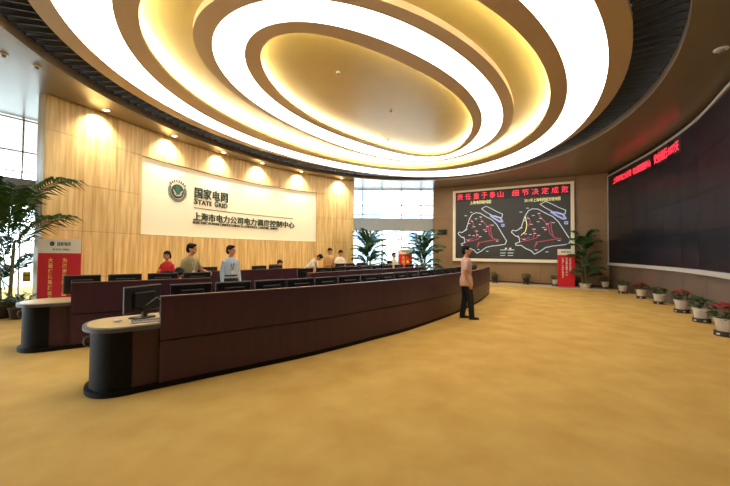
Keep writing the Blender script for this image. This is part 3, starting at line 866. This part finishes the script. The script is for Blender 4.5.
# ================================================================== PEOPLE
def remesh(mb, vox, sm=3):
    m = mb.mesh('tmp'); o = bpy.data.objects.new('tmp', m); COL.objects.link(o)
    r = o.modifiers.new('r', 'REMESH'); r.mode = 'VOXEL'; r.voxel_size = vox; r.use_smooth_shade = True
    s = o.modifiers.new('s', 'SMOOTH'); s.factor = .5; s.iterations = sm
    dg = bpy.context.evaluated_depsgraph_get()
    n = bpy.data.meshes.new_from_object(o.evaluated_get(dg)); bpy.data.objects.remove(o); bpy.data.meshes.remove(m)
    n.polygons.foreach_set('use_smooth', [True] * len(n.polygons)); n.materials.clear()
    return n
def person(label, loc, rz, H, shirt, pose, trouser=None, vox=.012, hair='short', shirt_name='shirt'):
    P = dict(lean=0, yaw=0, pitch=0, seat=False, tuck=True, sleeve='short', armR=None, armL=None, feet=((.10, .0), (-.10, .0)), collar=None)
    P.update(pose); k = H / 1.75
    t = thing('person', label, 'person', loc, rz)
    seat = P['seat']; hz = .50 if seat else .93
    dz = hz - .93
    lean = math.radians(P['lean']); piv = Vector((0, 0, hz))
    RX = Matrix.Rotation(-lean, 3, 'X')
    up = lambda p: (RX @ (Vector(p) + Vector((0, 0, dz)) - piv) + piv)
    S = lambda p: Vector(p) * k
    UP = lambda p: S(up(p))
    hd = Matrix.Rotation(math.radians(P['yaw']), 3, 'Z') @ Matrix.Rotation(-math.radians(P['pitch']), 3, 'X')
    nb = Vector((0, -.005, 1.50))
    HP = lambda p: S(RX @ (hd @ ((Vector(p) - nb) * 1.10) + nb - Vector((0, 0, .018)) + Vector((0, 0, dz)) - piv) + piv)
    HR = RX @ hd
    body = MB(); sh = MB(); tr = MB()
    def torso(mb, g, z0, cut=None):
        fl = 0 if (z0 > .81 or g == 0) else .03
        rows = [(z0, .165 + fl, .115 + fl, .0), (.95, .165 + fl * .8, .115 + fl * .8, -.005), (1.06, .148, .103, .0), (1.20, .155, .110, .005), (1.32, .164, .115, 0), (1.39, .148, .098, -.01), (1.435, .118, .08, -.014), (1.475, .066, .06, -.012)]
        mb.tube([UP((0, y, z)) for z, a, b, y in rows], [((a + g) * k, (b + g) * k) for z, a, b, y in rows], 16, hint=(1, 0, 0))
    torso(body, 0, .86)
    torso(sh, .016, .95 if P['tuck'] else .80)
    body.tube([UP((0, -.015, 1.44)), HP((0, 0, 1.55)), HP((0, .005, 1.60))], [.06 * k, .053 * k, .05 * k], 12)
    # head: skull, jaw, nose, ears, brow
    body.ell(HP((0, -.008, 1.665)), (.083 * k, .102 * k, .100 * k), 16, 12, HR)
    body.ell(HP((0, .025, 1.605)), (.063 * k, .072 * k, .077 * k), 14, 10, HR)
    body.tube([HP((0, .082, 1.665)), HP((0, .104, 1.628)), HP((0, .088, 1.615))], [.010 * k, .018 * k, .012 * k], 8)
    for s in (-1, 1): body.ell(HP((s * .078, -.012, 1.645)), (.012 * k, .022 * k, .033 * k), 8, 6, HR)
    # arms and hands
    for s, key in ((1, 'armR'), (-1, 'armL')):
        a = P[key] or ((.205, -.03, 1.11), (.215, .05, .86))
        shd = Vector((s * .152, -.01, 1.375)); el = Vector((s * a[0][0], a[0][1], a[0][2])); wr = Vector((s * a[1][0], a[1][1], a[1][2]))
        body.tube([UP(shd), UP(shd.lerp(el, .5)), UP(el), UP(el.lerp(wr, .35)), UP(wr)], [.052 * k, .047 * k, .040 * k, .041 * k, .028 * k], 10)
        if P['sleeve'] == 'short':
            e2 = shd.lerp(el, .78); sh.tube([UP(shd + Vector((-s * .05, 0, -.01))), UP(shd), UP(shd.lerp(el, .4)), UP(e2)], [.056 * k, .060 * k, .060 * k, .064 * k], 10)
        else:
            sh.tube([UP(shd + Vector((-s * .05, 0, -.01))), UP(shd), UP(el), UP(el.lerp(wr, .5)), UP(wr)], [.056 * k, .060 * k, .053 * k, .048 * k, .040 * k], 10)
        d = (wr - el).normalized(); inward = Vector((-s, 0, 0)); nrm = (inward - d * inward.dot(d)).normalized()   # palm faces the body
        lat = d.cross(nrm) * s                      # towards the thumb side
        if lat.y < 0: lat = -lat
        kn = wr + d * .09
        body.tube([UP(wr - d * .01), UP(wr + d * .03), UP(kn)], [(.026 * k, .02 * k), (.036 * k, .017 * k), (.040 * k, .014 * k)], 10, hint=RX @ lat)
        for f, (off, ln) in enumerate(((.030, .072), (.010, .080), (-.010, .075), (-.029, .058))):
            b0 = kn - d * .012 + lat * off; b1 = b0 + d * ln * .55 + nrm * ln * .12; b2 = b1 + d * ln * .4 + nrm * ln * .38
            body.tube([UP(b0), UP(b1), UP(b2)], [.0115 * k, .0105 * k, .0095 * k], 7)
        b0 = wr + d * .03 + lat * .03; b1 = b0 + d * .03 + lat * .03 + nrm * .012; b2 = b1 + d * .035 + nrm * .016
        body.tube([UP(b0), UP(b1), UP(b2)], [.014 * k, .012 * k, .010 * k], 7)
    # legs
    feet = P['feet']
    shoes = []
    for s, (fx, fy) in ((1, feet[0]), (-1, feet[1])):
        hip = Vector((s * .09, -.005, hz - .02))
        if seat: kn = Vector((s * .13, .42, .50)); an = Vector((s * .13, .40, .09))
        else: an = Vector((fx, fy - .02, .085)); kn = (hip + an) / 2 + Vector((0, .03, .02))
        body.tube([S(hip), S(hip.lerp(kn, .5)), S(kn), S(kn.lerp(an, .35)), S(an), S(an + Vector((0, .0, -.04)))], [.085 * k, .072 * k, .053 * k, .053 * k, .036 * k, .035 * k], 12)
        tr.tube([S(hip + Vector((0, 0, .06))), S(hip), S(hip.lerp(kn, .5)), S(kn), S(kn.lerp(an, .4)), S(an + Vector((0, 0, -.03)))], [.088 * k, .102 * k, .090 * k, .074 * k, .070 * k, .068 * k], 14)
        body.ell(S(an + Vector((0, .06, -.05))), (.036 * k, .10 * k, .030 * k), 12, 8)
        shoes.append(an)
    if seat: tr.ell(S((0, -.01, hz)), (.175 * k, .14 * k, .12 * k), 14, 10)
    else: tr.tube([S((0, -.005, .84)), S((0, -.005, .93)), UP((0, 0, 1.03))], [(.168 * k, .125 * k), (.18 * k, .128 * k), (.166 * k, .118 * k)], 16, hint=(1, 0, 0))
    obj('body', remesh(body, vox * .85, 2), M['skin'], t)
    so = obj(shirt_name, remesh(sh, vox, 3), shirt, t)
    obj('trousers', remesh(tr, vox, 3), trouser or M['trouser'], t)
    if P['tuck'] and not seat: obj('belt', MB().tube([UP((0, 0, 1.005)), UP((0, 0, 1.04))], [(.172 * k, .124 * k), (.170 * k, .122 * k)], 18, hint=(1, 0, 0)), M['shoe'], t)
    for an in shoes:
        c = an
        prof = MB(); prof.ell(S(c + Vector((0, -.01, -.035))), (.044 * k, .06 * k, .05 * k), 12, 8); prof.ell(S(c + Vector((0, .075, -.05))), (.045 * k, .10 * k, .033 * k), 12, 8); prof.box(S(c + Vector((0, .045, -.077))), (.08 * k, .25 * k, .014 * k))
        obj('shoe', remesh(prof, vox * .8, 2), M['shoe'], t)
    # hair
    hm = MB(); hm.ell(HP((0, -.022, 1.690)), (.092 * k, .102 * k, .096 * k), 16, 12, HR)
    hm.ell(HP((0, -.055, 1.640)), (.084 * k, .066 * k, .090 * k), 14, 10, HR)
    hm.ell(HP((0, .040, 1.737)), (.074 * k, .052 * k, .038 * k), 14, 8, HR)
    for s in (-1, 1): hm.ell(HP((s * .066, .004, 1.700)), (.022 * k, .060 * k, .046 * k), 10, 8, HR)
    if hair == 'bob':
        for s in (-1, 1): hm.ell(HP((s * .072, -.018, 1.630)), (.026 * k, .055 * k, .085 * k), 12, 8, HR)
    obj('hair', remesh(hm, vox * .8, 2), M['hair'], t)
    for s in (-1, 1):
        obj('eye', MB().ell(HP((s * .031, .079, 1.662)), (.012 * k, .006 * k, .007 * k), 8, 6, HR), M['eye'], t)
        obj('eyebrow', MB().tube([HP((s * .016, .086, 1.684)), HP((s * .046, .074, 1.686))], .0045 * k, 5), M['hair'], t)
    obj('mouth', MB().ell(HP((0, .085, 1.588)), (.022 * k, .008 * k, .007 * k), 10, 6, HR), M['lip'], t)
    if P['collar'] is not None:
        obj('lanyard', MB().tube([UP((.05, .07, 1.44)), UP((.035, .135, 1.30)), UP((0, .145, 1.16)), UP((-.035, .135, 1.30)), UP((-.05, .07, 1.44))], .006 * k, 5), P['collar'], so)
        obj('badge', MB().box(UP((0, .140, 1.11)), (.06 * k, .01, .085 * k)), M['white'], so)
    return t
person('man in salmon short sleeved shirt and dark trousers standing before the front console', (2.48, 8.44, 0), math.radians(-97), 1.76, cloth('salmon_cloth', (198, 158, 144)),
       dict(tuck=False, yaw=-4, armR=((.215, -.07, 1.12), (.22, .03, .87)), armL=((.215, -.04, 1.11), (.22, .08, .88)), feet=((.10, .13), (-.10, -.06))), vox=.009)
person('woman with short black hair in red top standing by the timber wall', (-5.12, 8.95, 0), math.radians(170), 1.56, cloth('red_cloth', (196, 40, 44)),
       dict(yaw=25, pitch=8, sleeve='long', armR=((.24, .05, 1.14), (.10, .20, 1.20))), hair='bob', shirt_name='jacket')
person('person bent low over the desk beside the woman in red, only dark hair showing', SB, math.radians(-140), 1.72, cloth('dark_cloth', (54, 44, 56)),
       dict(seat=True, lean=14, pitch=38, sleeve='long', armR=((.24, .16, 1.16), (.16, .36, 1.12)), armL=((.24, .16, 1.16), (.16, .36, 1.12))))
person('man in khaki short sleeved shirt standing behind the side console, facing right', KH, math.radians(-120), 1.74, cloth('khaki_cloth', (150, 138, 100)),
       dict(yaw=40, pitch=4, lean=3, armL=((.25, .06, 1.15), (.27, .30, 1.10)), collar=M['white']))
person('man in light blue long sleeved shirt with lanyard standing in the aisle', (-3.28, 8.45, 0), math.radians(-140), 1.71, cloth('pale_blue_cloth', (168, 186, 208)),
       dict(yaw=42, sleeve='long', collar=M['shoe']))
person('person sitting behind the rear console, only the head showing', SC, math.radians(-140), 1.70, cloth('grey_cloth', (190, 180, 170)),
       dict(seat=True, lean=4, pitch=12))
person('man in white shirt bending over a desk in front of the timber wall', (-2.18, 13.0, 0), math.radians(-100), 1.70, cloth('white_cloth', (228, 220, 212)),
       dict(lean=42, pitch=18, armR=((.22, .20, 1.22), (.18, .40, 1.12)), armL=((.22, .20, 1.22), (.18, .40, 1.12))))
person('man in tan shirt standing upright before the timber wall in the far group', (-1.46, 14.2, 0), math.radians(-165), 1.73, cloth('tan_cloth', (196, 158, 104)),
       dict(yaw=15, pitch=14))
white_man = person('man in white shirt looking down at the black folder in his hands', (-1.02, 14.1, 0), math.radians(-160), 1.66, cloth('white_cloth_b', (234, 226, 214)),
       dict(yaw=8, pitch=22, armR=((.24, .06, 1.14), (.16, .26, 1.14)), armL=((.24, .06, 1.14), (.16, .26, 1.14))))
p = Vector((-1.02, 14.1, 0)) + Matrix.Rotation(math.radians(-160), 3, 'Z') @ Vector((0, .33, 1.10))
fo = thing('folder', 'black folder held by the man in white shirt in the far group', 'folder', p, math.radians(-160))
obj('cover', MB().bev((0, 0, 0), (.42, .24, .02), .004, m=Matrix.Rotation(.25, 3, 'X')), M['mon'], fo)
obj('pages', MB().box((0, 0, .012), (.38, .21, .01), m=Matrix.Rotation(.25, 3, 'X')), M['white'], fo)
person('person sitting in front of the far window beside the red poster, only head showing', SM, math.radians(-140), 1.68, cloth('grey_cloth_b', (120, 116, 120)),
       dict(seat=True, lean=3, pitch=14))
person('man in cream shirt standing in front of the far window', (1.16, 13.9, 0), math.radians(-150), 1.58, cloth('cream_cloth', (238, 226, 200)),
       dict(yaw=10, pitch=6))

# ================================================================== PLANTS
def frond(base, az, up0, length, droop, wid, nl, rnd, lw=.022):
    mb = MB(); pts = []; d = Vector((math.cos(az), math.sin(az), 0)); p = Vector(base); e = up0; n = 9
    for i in range(n + 1):
        pts.append(p.copy()); f = i / n
        p = p + (d * math.cos(e) + Vector((0, 0, 1)) * math.sin(e)) * (length / n); e -= droop * (.35 + 1.3 * f) / n
    mb.tube(pts, [.014 - .010 * i / n for i in range(n + 1)], 5)
    side = Vector((-d.y, d.x, 0))
    for i in range(nl):
        f = .22 + .78 * i / (nl - 1); x = f * n; j = min(int(x), n - 1); q = pts[j].lerp(pts[j + 1], x - j); tg = (pts[j + 1] - pts[j]).normalized()
        L = wid * (math.sin(PI * min(1, (f - .12) / .95)) ** .7 + .18) * rnd.uniform(.85, 1.1)
        for s in (-1, 1):
            dr = (side * s * .82 + tg * .62 + Vector((0, 0, rnd.uniform(-.1, .16)))).normalized()
            w = tg.cross(dr).cross(dr).normalized() * lw
            m = q + dr * L * .5 + Vector((0, 0, .01)); tip = q + dr * L - Vector((0, 0, L * rnd.uniform(.22, .5)))
            nrm = Vector((0, 0, .006))
            mb.add([q - w * .3, q + w * .3, m + w, m - w, tip, m + nrm], [(0, 1, 2, 5), (0, 5, 3), (5, 2, 4), (3, 5, 4)])
    return mb
def pot(t, r, h, mat, soil=True):
    obj('pot', MB().lathe([(r * .72, 0), (r * .78, .01), (r * .98, h * .86), (r * 1.06, h * .87), (r * 1.06, h), (r * .92, h), (r * .90, h * .9)], 22), mat, t, True)
    obj('soil', MB().lathe([(r * .9, h * .86), (r * .86, h * .9)], 18), M['soil'], t)
def palm(loc, H, spread, nf, nstem, label, potm, seed, potr=.26, poth=.36, lowf=.28, name='potted_palm', wid=.34, lw=.03, nl=24):
    rnd = random.Random(seed); t = thing(name, label, 'plant', loc); pot(t, potr, poth, potm)
    for i in range(nstem):
        w = 2 * PI * i / nstem + rnd.uniform(-.3, .3); r0 = potr * .35
        top = Vector((math.cos(w) * spread * .10, math.sin(w) * spread * .10, H * rnd.uniform(.38, .55)))
        obj('stem', MB().tube([(math.cos(w) * r0, math.sin(w) * r0, poth * .86), (math.cos(w) * r0 * 1.3, math.sin(w) * r0 * 1.3, top.z * .6), top], [.03, .024, .016], 7), M['stem'], t, True)
    for i in range(nf):
        a = i * 2.399 + rnd.uniform(-.25, .25); g = i / nf
        z = poth + (H - poth) * (lowf * .2 + .44 * g + rnd.uniform(-.04, .04)); b = Vector((math.cos(a) * potr * .25, math.sin(a) * potr * .25, z))
        u = math.radians(38 + 40 * g + rnd.uniform(-6, 6)); ln = spread * rnd.uniform(.95, 1.25) * (1.0 if g < .7 else 1.05)
        dv = Vector((math.cos(a), math.sin(a))); hit = False
        for f_ in (.3, .5, .7, .9, 1.05):
            w_ = Vector(loc[:2]) + dv * ln * .9 * f_
            q_ = min(range(0, len(LW.p), 3), key=lambda j: (LW.p[j] - w_).length)
            if 0 < q_ and (LW.p[q_] - w_).length < .35 or (q_ > 0 and loc[0] < -7 and w_.y > LW.p[q_].y and w_.x < LW.p[q_].x + .3 and w_.x > -8.1): hit = True
        if hit: a += PI * .8
        if loc[0] < -7 and g < .45 and math.cos(a) > .2: continue
        obj('frond', frond(b, a, u, ln, math.radians(rnd.uniform(70, 110)), wid, nl, rnd, lw), M['leaf'], t)
    return t
palm((-8.42, 8.12, 0), 3.75, 1.7, 25, 4, 'tall palm in a dark pot by the left window, beside the red poster', M['potbrown'], 3, .30, .40, wid=.5, lw=.034, nl=28)
palm((.20, 17.4, 0), 3.5, 1.05, 34, 6, 'bushy palm left of the far window, behind the consoles', M['potbrown'], 7, .24, .34, wid=.30)
palm((3.02, 17.8, 0), 3.5, 1.1, 34, 6, 'bushy palm right of the far window, beside the brown cladding', M['potbrown'], 9, .24, .34, wid=.30)
palm((10.35, 16.25, 0), 4.3, .66, 24, 6, 'slim palm in a pale pot in the far right corner beside map screen', M['potwhite'], 13, .25, .22, wid=.28)
# small plant at the foot of the big palm
rnd = random.Random(2)
t = thing('potted_shrub', 'low leafy shrub in a small pot at the foot of the tall left palm', 'plant', (-7.95, 7.95, 0)); pot(t, .16, .26, M['potbrown'])
def tuft(base, n, H, R, rnd, L=.11, W=.05):
    mb = MB()
    for i in range(n):
        a = rnd.uniform(0, 2 * PI); r = R * math.sqrt(rnd.random()); z = H * rnd.uniform(.15, 1) * (1 - .35 * r / R)
        c = Vector(base) + Vector((math.cos(a) * r, math.sin(a) * r, z)); d = Vector((math.cos(a), math.sin(a), rnd.uniform(.1, 1.1))).normalized(); s = Vector((-math.sin(a), math.cos(a), rnd.uniform(-.3, .3))) * W / 2
        mb.add([c, c + d * L * .5 - s + Vector((0, 0, .008)), c + d * L * .5 + s + Vector((0, 0, .008)), c + d * L - Vector((0, 0, .02)), c + d * L * .5], [(0, 4, 1), (0, 2, 4), (1, 4, 3), (4, 2, 3)])
    return mb
obj('foliage', tuft((0, 0, .24), 130, .42, .26, rnd, .13, .06), M['leafb'], t)
obj('stem', MB().tube([(0, 0, .2), (.01, 0, .5)], .012, 6), M['stem'], t)

def flowerpot(loc, label, red, seed, k=1.0, group=None, dark=False):
    rnd = random.Random(seed); t = thing('flowerpot', label, 'flowerpot', loc, rnd.uniform(0, 3), group)
    obj('tray', MB().lathe([(.15 * k, 0), (.165 * k, .01), (.165 * k, .085 * k), (.14 * k, .09 * k)], 18), M['tray'], t, True)
    for q in range(6):
        w = q * PI / 3; obj('tray_mark', MB().box((math.cos(w) * .166 * k, math.sin(w) * .166 * k, .045 * k), (.012, .05 * k, .03 * k), w), M['potwhite'], t)
    obj('pot', MB().lathe([(.105 * k, .07 * k), (.12 * k, .09 * k), (.15 * k, .28 * k), (.165 * k, .285 * k), (.165 * k, .32 * k), (.14 * k, .32 * k), (.135 * k, .30 * k)], 20), M['tray'] if dark else M['potwhite'], t, True)
    obj('soil', MB().lathe([(.138 * k, .29 * k), (.13 * k, .305 * k)], 16), M['soil'], t)
    obj('stem', MB().tube([(0, 0, .29 * k), (.01, .0, .42 * k)], .012 * k, 6), M['stem'], t)
    obj('foliage', tuft((0, 0, .27 * k), 110, .30 * k, .19 * k, rnd, .11 * k, .06 * k), M['leafb'], t)
    if red:
        for q in range(20):
            a = q * 2.4; r = .21 * k * math.sqrt((q + .5) / 20); c = Vector((math.cos(a) * r, math.sin(a) * r, (.60 - .55 * r / k) * k)); mb = MB()
            for j in range(6):
                b = j * PI / 3 + a; d = Vector((math.cos(b), math.sin(b), .35)) * .062 * k; s = Vector((-math.sin(b), math.cos(b), 0)) * .026 * k
                mb.add([c, c + d * .6 - s, c + d * .6 + s, c + d], [(0, 1, 3, 2)])
            obj('flower', mb, M['petal'], t)
    return t
pots = [(611, 289.0, 0, 'flowerpot with dark leaves in the corner, farthest below the video wall', 1.0),
        (627, 293.5, 0, 'flowerpot with green leaves, second from the corner below the video wall', 1.0),
        (643.5, 298.5, 1, 'flowerpot with red flowers, third from the corner below the video wall', 1.0),
        (660.5, 304.0, 0, 'flowerpot with green leaves between two red flowered pots, fourth from the corner', 1.0),
        (682, 312.5, 1, 'red flowered pot, fifth from the corner below the video wall', 1.08),
        (702.5, 322.0, 0, 'green leafy flowerpot second nearest to the right picture edge', 1.05),
        (726, 336.0, 1, 'red flowered pot nearest the camera at the right picture edge', 1.1)]
for i, (x, y, r, lab, k) in enumerate(pots):
    p = px_z(x, y, 0)
    q = min((RW.len * k_ / 800 for k_ in range(801)), key=lambda s: (RW.at(s)[0] - p.xy).length)
    nq = RW.off(q, 1) - RW.off(q, 0)
    if (p.xy - RW.at(q)[0]).dot(nq) < .36: p = RW.off(q, .36)
    flowerpot((p.x, p.y, 0), lab, r, 20 + i, k, 'flowerpots along the video wall')
for i, (x, s_, lab) in enumerate(((494.5, .45, 'dark flowerpot beside the far end of the front console'), (526, .45, 'lone dark flowerpot below the middle of the map screen'), (555.5, .5, 'flowerpot just left of the slim red poster'), (577, .55, 'dark flowerpot between the slim red poster and the corner palm'))):
    p = FW.off(FW.at_px(x, 282, s_), s_); flowerpot((p.x, p.y, 0), lab, 0, 40 + i, 1.0, 'flowerpots under the map screen', i != 2)

# ================================================================== POSTERS
def poster(loc, rz, W, H, label, headh, cols, size, head=None, tcol='gold2', foot=.03):
    t = thing('poster_stand', label, 'poster', loc, rz)      # faces -Y local
    obj('foot', MB().bev((0, 0, .015), (W * .9, .36, .03), .008), M['grey'], t)
    obj('pole', MB().tube([(0, .03, .03), (0, .03, H - .02)], .012, 8), M['grey'], t)
    b = obj('banner', MB().box((0, 0, (H + foot) / 2), (W, .02, H - foot)), M['red'], t)
    hp = obj('header', MB().box((0, -.012, H - headh / 2), (W, .006, headh)), M['paper'], b)
    obj('footer', MB().box((0, -.012, foot + .06), (W, .006, .10)), M['paper'], b) if headh > .2 and W > .8 else None
    O = Vector((0, -.0105, 0)); ux, uz, nn_ = Vector((1, 0, 0)), Vector((0, 0, 1)), Vector((0, -1, 0))
    for x, z, body in cols:
        mb = MB()
        for i, ch in enumerate(body):
            text_quad(ch, O, ux, uz, nn_, x - size / 2, x + size / 2, z - (i + .86) * size * 1.22, z - i * size * 1.22, .03, .004, mb)
        obj('vertical_text', mb, M[tcol], b)
    if head:
        for body, x0, x1, z0, z1 in head: obj('header_text', text_quad(body, O + Vector((0, -.005, 0)), ux, uz, nn_, x0, x1, z0, z1, .02, .003), M['letter'], hp)
        if W > .8:
            obj('header_emblem', MB().tube([(-.17, -.015, H - .11), (-.17, -.021, H - .11)], .055, 20), M['letter'], hp)
    return t
poster((-7.14, 8.08, 0), math.radians(0), 1.0, 1.84, 'large red poster with white header standing at the end of the timber wall', .33,
       [(.13, 1.40, '为能源贡献力量'), (-.20, 1.40, '大运行体系建设任务')], .105, [('国家电网', -.05, .26, 1.68, 1.77), ('STATE GRID', -.16, .24, 1.575, 1.615)])
p = px_z(566.3, 287.4, 0)
poster((p.x, p.y, 0), math.radians(-22), .72, 1.82, 'slim red poster with white header standing before the map screen', .28,
       [(-.14, 1.42, '大运行体系建设任务'), (0.02, 1.42, '安全责任重于泰山'), (.17, 1.42, '细节决定成败')], .09, [('国家电网', -.2, .2, 1.64, 1.73)], 'paper')
p = px_d(405.5, 268, 17.3)
poster((p.x, p.y, 0), 0, .66, 1.75, 'red poster with white header standing before the far window', .24,
       [(-.11, 1.42, '大运行建设'), (.11, 1.42, '体系任务')], .17, [('国家电网', -.18, .18, 1.60, 1.69)])
